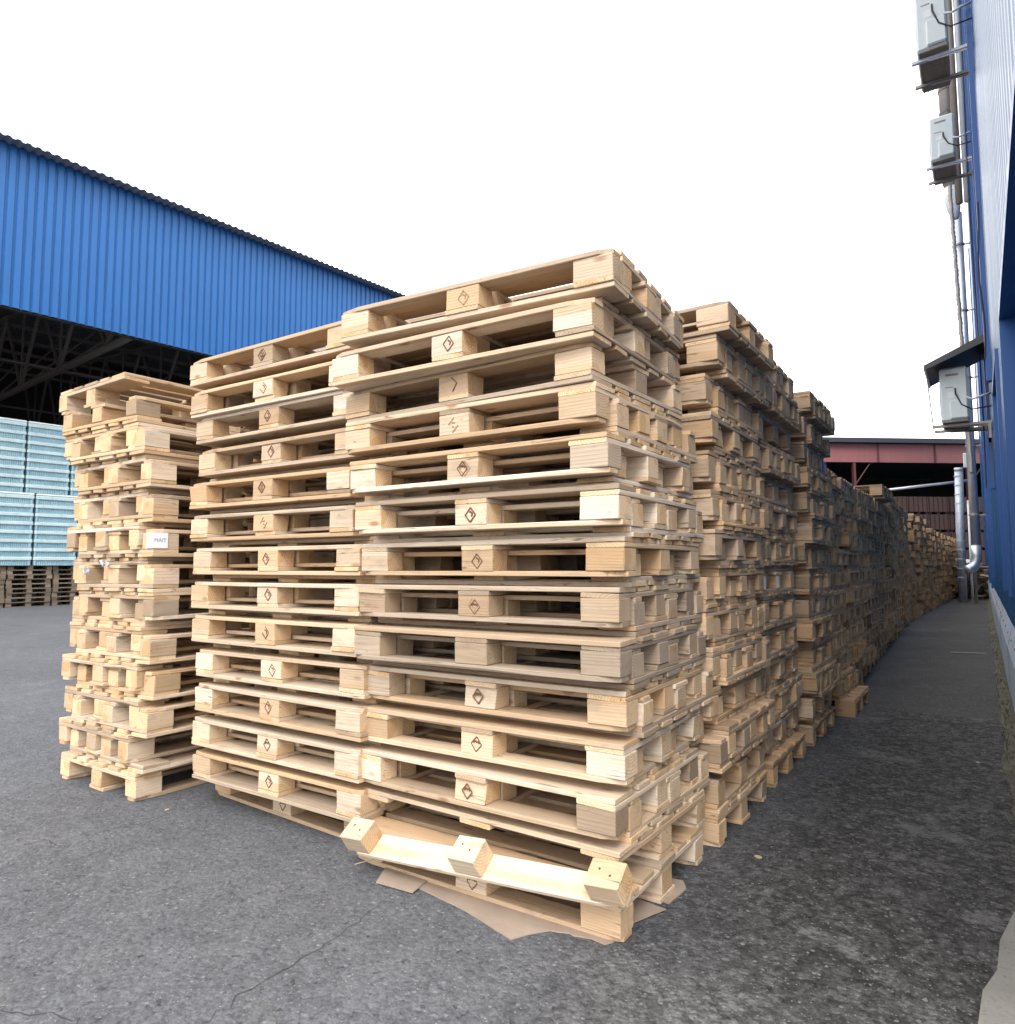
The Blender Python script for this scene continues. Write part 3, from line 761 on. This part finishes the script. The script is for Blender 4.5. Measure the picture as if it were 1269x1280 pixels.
# ---- left hall
hall = empty('industrial_hall', hall_pt(0, 12, 0)); hall.rotation_euler.z = ha
tag(hall, 'long blue corrugated hall with a dark open front and steel roof trusses at left', 'hall')
Y0, Y1 = -16., 46.
def hl(dx, y, z): return (dx, y-12, z)             # hall local frame (about x, y)
m = MB(); corrugated(m, Y0, Y1, lambda a, d, z: hl(.0+d, a, z), 8.74, 13.55, .25, .05, ((0, 0), (.10, 1), (.72, 1), (.82, 0))); m.build('fascia_panel', M['hall_blue'], hall)
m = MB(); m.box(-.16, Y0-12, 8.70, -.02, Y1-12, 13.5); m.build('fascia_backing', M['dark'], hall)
m = MB(); prof = []
a = Y0
def roofpt(a, d, s): return hl(.52 - s*33, a, 13.50+d+s*3.0)
vs = []; ps = []
while a < Y1:
    for o, d in ((0, 0), (.06, .045), (.13, .045), (.19, 0)): ps.append((a+o, d))
    a += .25
for p, d in ps: vs += [roofpt(p, d, 0), roofpt(p, d, 1)]
m.add(vs, [(2*i, 2*i+1, 2*i+3, 2*i+2) for i in range(len(ps)-1)])
m.build('roof_sheet', M['roof'], hall)
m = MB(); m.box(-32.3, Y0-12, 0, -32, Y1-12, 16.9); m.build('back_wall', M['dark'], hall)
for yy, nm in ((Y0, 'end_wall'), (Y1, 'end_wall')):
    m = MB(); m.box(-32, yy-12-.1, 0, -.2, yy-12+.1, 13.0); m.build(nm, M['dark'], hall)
ty = -8.
while ty < Y1:
    tr = MB(); zb, zt = 8.95, 11.4
    tr.tube([hl(-.3, ty, zb), hl(-31.8, ty, zb)], .14, 8); tr.tube([hl(-.3, ty, zt+.1), hl(-31.8, ty, zt+2.6)], .09, 8)
    x = -.5; k = 0
    while x > -31:
        ztx = zt+.1+2.5*(-x-.3)/31.5
        tr.tube([hl(x-2.1, ty, zb), hl(x, ty, ztx)], .075, 6); tr.tube([hl(x-2.1, ty, zb), hl(x-4.4, ty, ztx+.33)], .075, 6); tr.tube([hl(x-2.1, ty, zb), hl(x-2.1, ty, ztx+.1)], .05, 6)
        tr.tube([hl(x-2.1, ty, zb), hl(x-2.1, ty+2.95, ztx+.1)], .05, 6)
        x -= 4.4
    tr.build('roof_truss', M['steel'], hall)
    if int(round((ty+8)/5.9)) % 2 == 0:
        m = MB(); m.box(-16.2, ty-12-.15, 0, -15.9, ty-12+.15, 9.0); m.build('column', M['steel'], hall)
    ty += 5.9 if ty > -8 else 6.05
for k in range(9):
    pur = MB()
    x = -2 - k*3.6; z = 11.7+2.5*(-x)/31.5
    pur.box(x-.06, Y0-12, z, x+.06, Y1-12, z+.18); pur.build('roof_purlin', M['steel'], hall)
for x in (-7.0, -15.9):
    m = MB(); m.tube([hl(x, Y0, 8.95), hl(x, Y1, 8.95)], .05, 6); m.build('tie_bar', M['steel'], hall)

# ---- wrapped bottle packs on the dark pallet piles
def bottle_pack(yc, z, label):
    x, y, _ = hall_pt(-2.35, yc, 0)
    root = empty('wrapped_bottle_pack', (x, y, z), (0, 0, ha)); tag(root, label, 'bottle pack', 'shrink wrapped bottle packs inside the hall')
    trays = MB(); bots = MB(); W, D_ = 1.20, 1.02; lh = 2.20/8
    for k in range(8):
        z0 = k*lh
        trays.box(-D_/2, -W/2, z0, D_/2, W/2, z0+.006); trays.box(-D_/2-.008, -W/2-.008, z0+.150, D_/2+.008, W/2+.008, z0+lh-.004, b=.02)
        for q in range(24):
            py = -W/2+.03+q*(W-.06)/23
            bots.tube([(D_/2-.05, py, z0+.008), (D_/2-.05, py, z0+.15)], .0265, 8, False)
        for q in range(12):
            px = -D_/2+.045+q*(D_-.09)/11
            for s_ in (-1, 1): bots.tube([(px, s_*(W/2-.045), z0+.008), (px, s_*(W/2-.045), z0+.15)], .040, 8, False)
        bots.box(-D_/2+.05, -W/2+.06, z0+.01, D_/2-.07, W/2-.06, z0+.15)
    trays.build('tray_layers', M['tray'], root); bots.build('bottles', M['bottle'], root, True)
    c = MB(); c.box(-D_/2-.012, -W/2-.012, 2.20, D_/2+.012, W/2+.012, 2.265, b=.025); c.build('top_cover', M['cap'], root)
zt0 = .002 + 9*H*1.06 + .002
names = ('leftmost', 'second from left', 'middle', 'fourth', 'rightmost')
for k, yc in enumerate((4.72, 5.98, 7.24, 8.50, 9.76)):
    bottle_pack(yc - .0, zt0, 'blue striped shrink wrapped bottle pack, %s of the lower tier on grey pallets' % names[k])
for k, yc in enumerate((4.42, 5.68, 6.94, 8.20, 9.46)):
    bottle_pack(yc, zt0+2.275, 'blue striped shrink wrapped bottle pack, %s of the upper tier' % names[k])

# ---- right warehouse
WX = 1.20; WY0, WY1 = -.35, 39.
wh = empty('blue_warehouse', (WX, 16, 0)); tag(wh, 'tall glossy blue corrugated warehouse along the right side of the alley', 'warehouse')
def wl(a, d, z): return (d*-1., a-16, z)
RIB = dict(pitch=.20, depth=.005)
m = MB()
corrugated(m, WY0, .10, wl, .60, 17, **RIB); corrugated(m, .10, 3.30, wl, 2.78, 17, **RIB); corrugated(m, 3.30, 4.74, wl, .60, 17, **RIB)
corrugated(m, 4.74, 6.30, wl, 2.89, 17, **RIB); corrugated(m, 4.74, 6.30, wl, .60, .95, **RIB); corrugated(m, 6.30, WY1, wl, .60, 17, **RIB)
m.build('wall_panel', M['house_blue'], wh)
m = MB(); m.box(-.004, 3.3-16, 0, .19, WY1-16, .59); m.build('foundation', M['concrete'], wh)
m = MB(); m.box(.20, WY0-16, 0, 22, WY1-16, 16.9); m.build('building_core', M['dark'], wh)
m = MB(); m.box(-.05, WY1-16, .0, 22, WY1-16+.06, 17); m.build('end_wall', M['house_blue'], wh)
for (y0, y1, zb_, zt) in ((.10, 3.30, 0, 2.78), (4.74, 6.30, .95, 2.89)):
    d = MB(); d.box(.12, y0-16, zb_, .19, y1-16, zt)
    k = zb_+.25
    while k < zt: d.box(.112, y0-16+.03, k, .121, y1-16-.03, k+.02); k += .35
    dd = d.build('gate', M['door_blue'], wh)
    f = MB(); f.box(-.03, y0-16-.05, zb_, .12, y0-16, zt+.06); f.box(-.03, y1-16, zb_, .12, y1-16+.05, zt+.06); f.box(-.03, y0-16, zt, .12, y1-16, zt+.06); f.build('frame', M['trim_blue'], dd)
# plinth flashing: sloping strip with a folded lower edge
j = 0; a = 3.36
while a < WY1-.3:
    b = a+1.5; o = .002*(j % 2); b_ = b+.012
    m = MB(); vs = [(-.010-o, a-16, .725), (-.010-o, b_-16, .725), (-.052-o, b_-16, .545), (-.052-o, a-16, .545), (-.050-o, a-16, .17), (-.050-o, b_-16, .17)]
    m.add(vs, [(0, 1, 2, 3), (3, 2, 5, 4)]); fl = m.build('plinth_flashing', M['flash'], wh)
    if a < 16:
        for yy in (a+.35, a+1.1):
            m = MB(); m.tube([(-.028, yy-16, .635), (-.040, yy-16, .638)], .012, 6); m.build('screw', M['bracket'], fl)
    a = b; j += 1
m = MB(); m.box(-.06, 7.0-16, 3.2, -.008, 7.12-16, 17); m.build('corner_trim', M['trim_blue'], wh)
for yy, zz in ((9., 2.2), (12.2, 1.), (16., .7), (21., .7)):
    m = MB(); m.box(-.05, yy-16, zz, -.008, yy-16+.1, 17); m.build('cover_strip', M['trim_blue'], wh)
# ---- air conditioners on wall brackets
def ac_unit(yn, zb, label, w=.80, h=.62, gap=.42, bl=.56, cover=False):
    root = empty('air_conditioner', (WX-.045, yn, zb)); tag(root, label, 'air conditioner', 'air conditioners on the warehouse wall')
    b = MB(); b.box(-.50, .0-.14, .04, -.19, w-.14, .04+h, b=.022)
    body = b.build('casing', M['ac'], root)
    s = MB(); s.box(-.43, -.142, .04+h*.84, -.29, -.138, .04+h*.88); s.box(-.44, -.142, .04+h*.62, -.35, -.138, .04+h*.635); s.build('handle_slot', M['ac_dark'], body)
    v = MB(); v.box(-.40, -.175, .06, -.20, -.139, .04+h*.38, b=.016); v.build('valve_cover', M['ac'], body)
    u = MB(); u.box(-.485, -.12, .030, -.205, w-.16, .0395)
    for k in range(7): u.box(-.48+.045*k, -.12, .024, -.468+.045*k, w-.16, .030)
    for k in range(9): u.box(-.485, -.11+.08*k, .026, -.205, -.10+.08*k, .0296)
    u.build('base_grille', M['ac_dark'], root)
    fg = MB()
    for k in range(6):
        r_ = .05+.04*k; fg.tube([(-.507, w/2-.14+r_*math.cos(t*.314), .04+h/2+r_*math.sin(t*.314)) for t in range(21)], .004, 4, False)
    fg.build('fan_grille', M['bracket'], root)
    for q, mt in ((0., 'pale_edge' if not cover else 'bracket'), (gap, 'bracket')):
        br = MB(); br.box(-bl, q-.02, -.012, .04, q+.02, .022); br.box(.0, q-.02, -.20, .03, q+.02, -.012); br.tube([(-bl*.7, q, -.012), (.02, q, -.012-.02)], .012, 5)
        br.build('bracket', M[mt], root)
    lb = MB(); lb.box(-.42, -.1425, .04+h*.44, -.34, -.1395, .04+h*.54); lb.build('rating_label', M['white'], body)
    p = MB(); p.tube([(-.22, -.14, .04+h*.42), (-.15, -.17, .04+h*.36), (-.06, -.16, .04+h*.40), (.05, -.10, .04+h*.46)], .014, 7); p.build('pipe', M['pale_edge'], root, True)
    p = MB(); p.tube([(-.33, -.145, .04+h*.60), (-.33, -.16, .04+h*.5), (-.27, -.18, .04+h*.28), (-.16, -.18, .04+h*.17), (.04, -.15, .04+h*.20)], .009, 6); p.build('cable', M['black'], root, True)
ac_unit(7.05, 6.78+.3, 'topmost white air conditioner on brackets, cut off by the top edge', .86, .86, .5)
ac_unit(9.75, 7.10, 'second white air conditioner on long brackets below the topmost one', .80, .66, .48)
ac_unit(8.6, 3.01, 'white air conditioner under the sloping dark awning', .80, .70, .42, .60, True)
aw = empty('awning', (WX, 8.6, 3.9)); tag(aw, 'sloping dark metal awning over the lowest air conditioner', 'awning')
m = MB(); ya, yb = -.45, .75
vs = [(-.02, ya, .14), (-.68, ya, -.16), (-.68, yb, -.16), (-.02, yb, .14), (-.02, ya, .125), (-.68, ya, -.175), (-.68, yb, -.175), (-.02, yb, .125)]
m.add(vs, [(0, 1, 2, 3), (7, 6, 5, 4), (0, 4, 5, 1), (1, 5, 6, 2), (2, 6, 7, 3), (3, 7, 4, 0)]); m.build('roof_sheet', M['awning'], aw)
m = MB(); m.add([(-.02, ya-.004, .15), (-.69, ya-.004, -.15), (-.69, ya-.004, -.215), (-.02, ya-.004, .05), (-.02, ya, .15), (-.69, ya, -.15), (-.69, ya, -.215), (-.02, ya, .05)], [(0, 1, 2, 3), (7, 6, 5, 4), (0, 4, 5, 1), (1, 5, 6, 2), (2, 6, 7, 3), (3, 7, 4, 0)])
m.build('side_panel', M['awning'], aw)
m = MB(); m.box(-.70, ya, -.20, -.68, yb, -.145); m.build('front_edge', M['pale_edge'], aw)
m = MB(); m.tube([(-.675, ya+.02, -.2), (-.63, ya+.22, -.95), (-.60, ya+.28, -.98)], .007, 5); m.build('stay_rod', M['bracket'], aw)

# ---- pipes on the wall
def pipe_thing(name, label, cat, segs):
    root = empty(name, segs[0][0][0]); tag(root, label, cat); o0 = Vector(segs[0][0][0])
    for nm, pts, r_, mat in [(s[3], s[0], s[1], s[2]) for s in segs]:
        m = MB(); m.tube([Vector(p)-o0 for p in pts], r_, 14); m.build(nm, M[mat], root, True)
    return root
px, py = .885, 22.
elbow = [(px, py, 1.75), (px, py, 1.45), (px-.02, py-.01, 1.28), (px-.08, py-.04, 1.15), (px-.17, py-.08, 1.08), (px-.27, py-.12, 1.05)]
dp = pipe_thing('drain_pipe', 'tall silver drain pipe with a curved outlet beside the blue wall', 'pipe', [([(px, py, 11.6), (px, py, 6), (px, py, 1.75)], .115, 'silver', 'shaft'), (elbow, .125, 'silver', 'elbow')])
o0 = Vector((px, py, 11.6))
for z in (2.6, 4.6, 6.6, 8.6, 10.6):
    m = MB(); m.tube([Vector((px, py, z))-o0, Vector((px, py, z+.05))-o0], .135, 12); m.box(0, -.02, z-11.6+.0, WX-px, .02, z-11.6+.04); m.build('clamp', M['bracket'], dp)
vd = pipe_thing('vent_duct', 'upper grey ringed duct behind the air conditioners', 'duct', [([(.84, 14., 15.5), (.84, 14., 8.7)], .13, 'duct', 'shaft'), ([(.84, 14., 8.7), (.845, 14., 8.5), (.87, 14.0, 8.25), (.90, 14, 8.05)], [.135, .14, .12, .05], 'white', 'elbow')])
for k in range(14):
    z = 8.8+k*.48; m = MB(); m.tube([Vector((0, 0, z-15.5)), Vector((0, 0, z-15.5+.05))], .142, 14); m.build('ring', M['steel'], vd)
m = MB(); pts = []
for k in range(120):
    z = 8.1 - k*(5.3/119); pts.append((.835+.10*(k/119)+.004*math.sin(k*.9), 12.6, z))
m.tube(pts, [.028 if k % 2 else .036 for k in range(120)], 8); tag(m.build('flexible_conduit', M['duct'], None, True), 'thin ribbed grey conduit hanging left of the silver pipe', 'conduit')
for i, (xx, yy, z0, z1, lab) in enumerate(((1.10, 8.9, 2.2, 9.5, 'thin dark cable running down the blue wall beside the awning'), (1.12, 5.6, 3.1, 4.6, 'short black cable hanging on the blue wall above the far gate'))):
    m = MB(); m.tube([(xx+.012*math.sin(k*.7), yy, z0+(z1-z0)*k/12) for k in range(13)], .008, 5); tag(m.build('wall_cable', M['black']), lab, 'cable')

for xx, rr_, mt, lab in ((.97, .06, 'ac_dark', 'dark upright for the shadow band and flexible duct right of the ringed duct'), (1.09, .05, 'pale_edge', 'pale conduit pipe running up the wall beside the dark shadow upright')):  # first one's dark colour paints a shadow band along a flexible duct
    m = MB(); m.tube([(xx, 13., 16.), (xx, 13., 7.9)], rr_, 9); tag(m.build('wall_pipe', M[mt], None, True), lab, 'pipe')

# ---- far end of the alley
vp = pipe_thing('wrapped_pipe', 'thick foil wrapped upright pipe at the far end of the alley', 'pipe', [([(.52, 25, 4.28), (.47, 25, 2.4), (.45, 25, 0)], .125, 'foil', 'shaft'), ([(.52, 25, 4.25), (.52, 25, 4.36)], .135, 'foil', 'cap')])
o0 = Vector((.52, 25, 4.28))
for k in range(12):
    z = 4.1-k*.3; m = MB(); m.tube([Vector((.50-.005*k, 25, z))-o0, Vector((.50-.005*k, 25.0, z-.03))-o0], .132, 12); m.build('wrap_band', M['flash'], vp)
m = MB(); m.tube([(-4.5, 26.5, 3.72), (.75, 25.6, 3.98)], .045, 8); tag(m.build('overhead_pipe', M['silver'], None, True), 'thin pale pipe crossing above the far stacks', 'pipe')
m = MB(); m.tube([(.74, 24, 3.1), (.72, 24, 0)], .035, 8); tag(m.build('slim_pipe', M['white'], None, True), 'slim white upright pipe next to the foil wrapped pipe', 'pipe')
def meter_box(x, y, z, label):
    root = empty('switch_box', (x, y, z)); tag(root, label, 'switch box'); b = MB(); b.box(-.14, -.10, 0, .14, .10, .46, b=.02); bx = b.build('case', M['white'], root)
    d = MB(); d.box(-.11, -.106, .05, .11, -.1005, .41); d.build('lid', M['ac'], bx); d = MB(); d.box(-.02, .02, -z, .02, .06, 0); d.build('post', M['steel'], root)
meter_box(.80, 24.4, 4.28, 'upper white switch box on a post near the silver drain pipe')
meter_box(.84, 24.2, 2.75, 'lower white switch box next to the foil wrapped pipe')
# red steel shed
d_ = Vector((.777, .629, 0)); n_ = Vector((-.629, .777, 0)); P0 = Vector((-6.2, 39.8, 0))
shed = empty('red_steel_shed', P0, (0, 0, math.atan2(.629, .777))); tag(shed, 'open red steel shed with a dark roof edge across the far end', 'shed')
L = 26.
m = MB(); m.box(-12, 0, 6.95, L, .25, 8.0); m.build('girder', M['red'], shed)
for k in range(-3, 8):
    m = MB(); m.box(-.04+k*3.4, -.05, 6.95, .04+k*3.4, -.003, 8.0); m.build('girder_stiffener', M['dkred'], shed)
m = MB(); m.box(-12.3, -.35, 8.02, L+.3, 16, 8.28); m.build('roof', M['dkroof'], shed)
for k in range(-2, 5):
    m = MB(); m.box(k*6.8-.07+2, .02, 0, k*6.8+.07+2, .22, 6.95); m.tube([(k*6.8+2, .12, 5.6), (k*6.8+3.0, .12, 6.95)], .03, 6); m.build('column', M['dkred'], shed)
m = MB(); m.box(-12, 15.5, 0, L, 15.9, 8.0); m.build('back_wall', M['dark'], shed)
m = MB(); m.box(L-.2, .3, 0, L, 15.5, 8.0); m.box(-12, .3, 0, -11.8, 15.5, 8.0); m.build('side_wall', M['dark'], shed)
# crates stacked in front of the shed's dark inside
MT = Matrix.Translation(P0) @ Matrix.Rotation(math.atan2(.629, .777), 4, 'Z')
proto = None
cols_ = 9; rows_ = 5
for i in range(cols_):
    for k in range(rows_):
        p = MT @ Vector((2.4+i*1.23, 1.1+rnd.uniform(-.04, .04), k*1.02))
        if proto is None:
            proto = empty('plastic_crate'); b = MB(); b.box(-.6, -.5, .12, .6, .5, 1.0, b=.02)
            for q in range(5): b.box(-.57+q*.27, -.53, .14, -.51+q*.27, -.501, .98)
            b.build('body', M['crate'], proto); f = MB()
            for sx in (-.5, 0, .5): f.box(sx-.08, -.46, 0, sx+.08, .46, .119)
            f.build('foot', M['dark'], proto); o = proto
        else: o = copy_tree(proto)
        o.location = p; o.rotation_euler.z = shed.rotation_euler.z + rnd.uniform(-.02, .02)
        tag(o, 'maroon crate, %s from left, %s up in the crate wall under the red shed' % (ORD[i] if i else 'first', ORD[k]), 'crate', 'maroon crates under the red shed')
# scrap heap at the end of the alley
h_ = MB()
for _ in range(90):
    Mx = Matrix.Translation((rnd.gauss(.55, .35), rnd.uniform(27.2, 29.5), rnd.uniform(.1, 1.15))) @ Euler((rnd.uniform(-.4, .4), rnd.uniform(-.3, .3), rnd.uniform(0, 3.1))).to_matrix().to_4x4()
    l = rnd.uniform(.2, .6); h_.box(-l, -.06, -.03, l, .06, .03, M=Mx)
ho = h_.build('scrap_wood_heap', M['wood']); ho.color = (.5, .4, .3, 1); tag(ho, 'heap of scrap boards at the far end of the alley', 'scrap heap', None, 'stuff')
m = MB(); m.box(-.34, -.3, 0, .34, .3, .12, b=.03); o = m.build('white_sheet', M['white']); o.location = (.62, 27.1, 1.22); o.rotation_euler = (.2, .05, .2); tag(o, 'crumpled white sheet lying on top of the scrap heap', 'sheet')

# ------------------------------------------------------------------ camera
def cam_axes(yaw, pitch, roll):
    cy, sy, cp, sp = math.cos(yaw), math.sin(yaw), math.cos(pitch), math.sin(pitch)
    f = Vector((sy*cp, cy*cp, sp)); r = Vector((cy, -sy, 0)); u = r.cross(f)
    c, s = math.cos(roll), math.sin(roll)
    return c*r+s*u, -s*r+c*u, f
cam = bpy.data.cameras.new('camera'); co = bpy.data.objects.new('camera', cam); col.objects.link(co)
r_, u_, f_ = cam_axes(R(-33.972), R(4.4233), R(-.2267))
co.matrix_world = Matrix(((r_.x, u_.x, -f_.x, 1.00835), (r_.y, u_.y, -f_.y, -2.13886), (r_.z, u_.z, -f_.z, 1.20732), (0, 0, 0, 1)))
cam.sensor_fit = 'HORIZONTAL'; cam.sensor_width = 36; cam.lens = 36*877.7/1269; cam.clip_start = .05; cam.clip_end = 1500
sc.camera = co

# ------------------------------------------------------------------ light: bright overcast
SUN_EL, SUN_AZ = R(46), R(152)          # azimuth clockwise from +Y: behind the camera, to the left
w = bpy.data.worlds.new('World'); sc.world = w; w.use_nodes = True
nt = w.node_tree; bg = nt.nodes['Background']
sky = nt.nodes.new('ShaderNodeTexSky'); sky.sky_type = 'NISHITA'; sky.sun_disc = False; sky.sun_elevation = SUN_EL; sky.sun_rotation = SUN_AZ
sky.air_density = 1.; sky.dust_density = 6.
mx = nt.nodes.new('ShaderNodeMix'); mx.data_type = 'RGBA'; mx.inputs[0].default_value = .9
nt.links.new(sky.outputs[0], mx.inputs[6]); mx.inputs[7].default_value = (9.75, 9.6, 9.4, 1)      # even white cloud cover over the sky
nt.links.new(mx.outputs[2], bg.inputs[0]); bg.inputs[1].default_value = .15
sd = bpy.data.lights.new('sun', 'SUN'); sd.energy = 1.1; sd.angle = R(25); sd.color = (1, .98, .95)
so = bpy.data.objects.new('sun', sd); col.objects.link(so)
dv = Vector((math.sin(SUN_AZ)*math.cos(SUN_EL), math.cos(SUN_AZ)*math.cos(SUN_EL), math.sin(SUN_EL)))
so.rotation_euler = dv.to_track_quat('Z', 'Y').to_euler()

sc.view_settings.view_transform = 'Standard'; sc.view_settings.look = 'None'; sc.view_settings.gamma = 1; sc.view_settings.exposure = 1.1
sc.cycles.max_bounces = 6; sc.cycles.diffuse_bounces = 4; sc.cycles.use_denoising = True
print('pallets', COUNT[0])
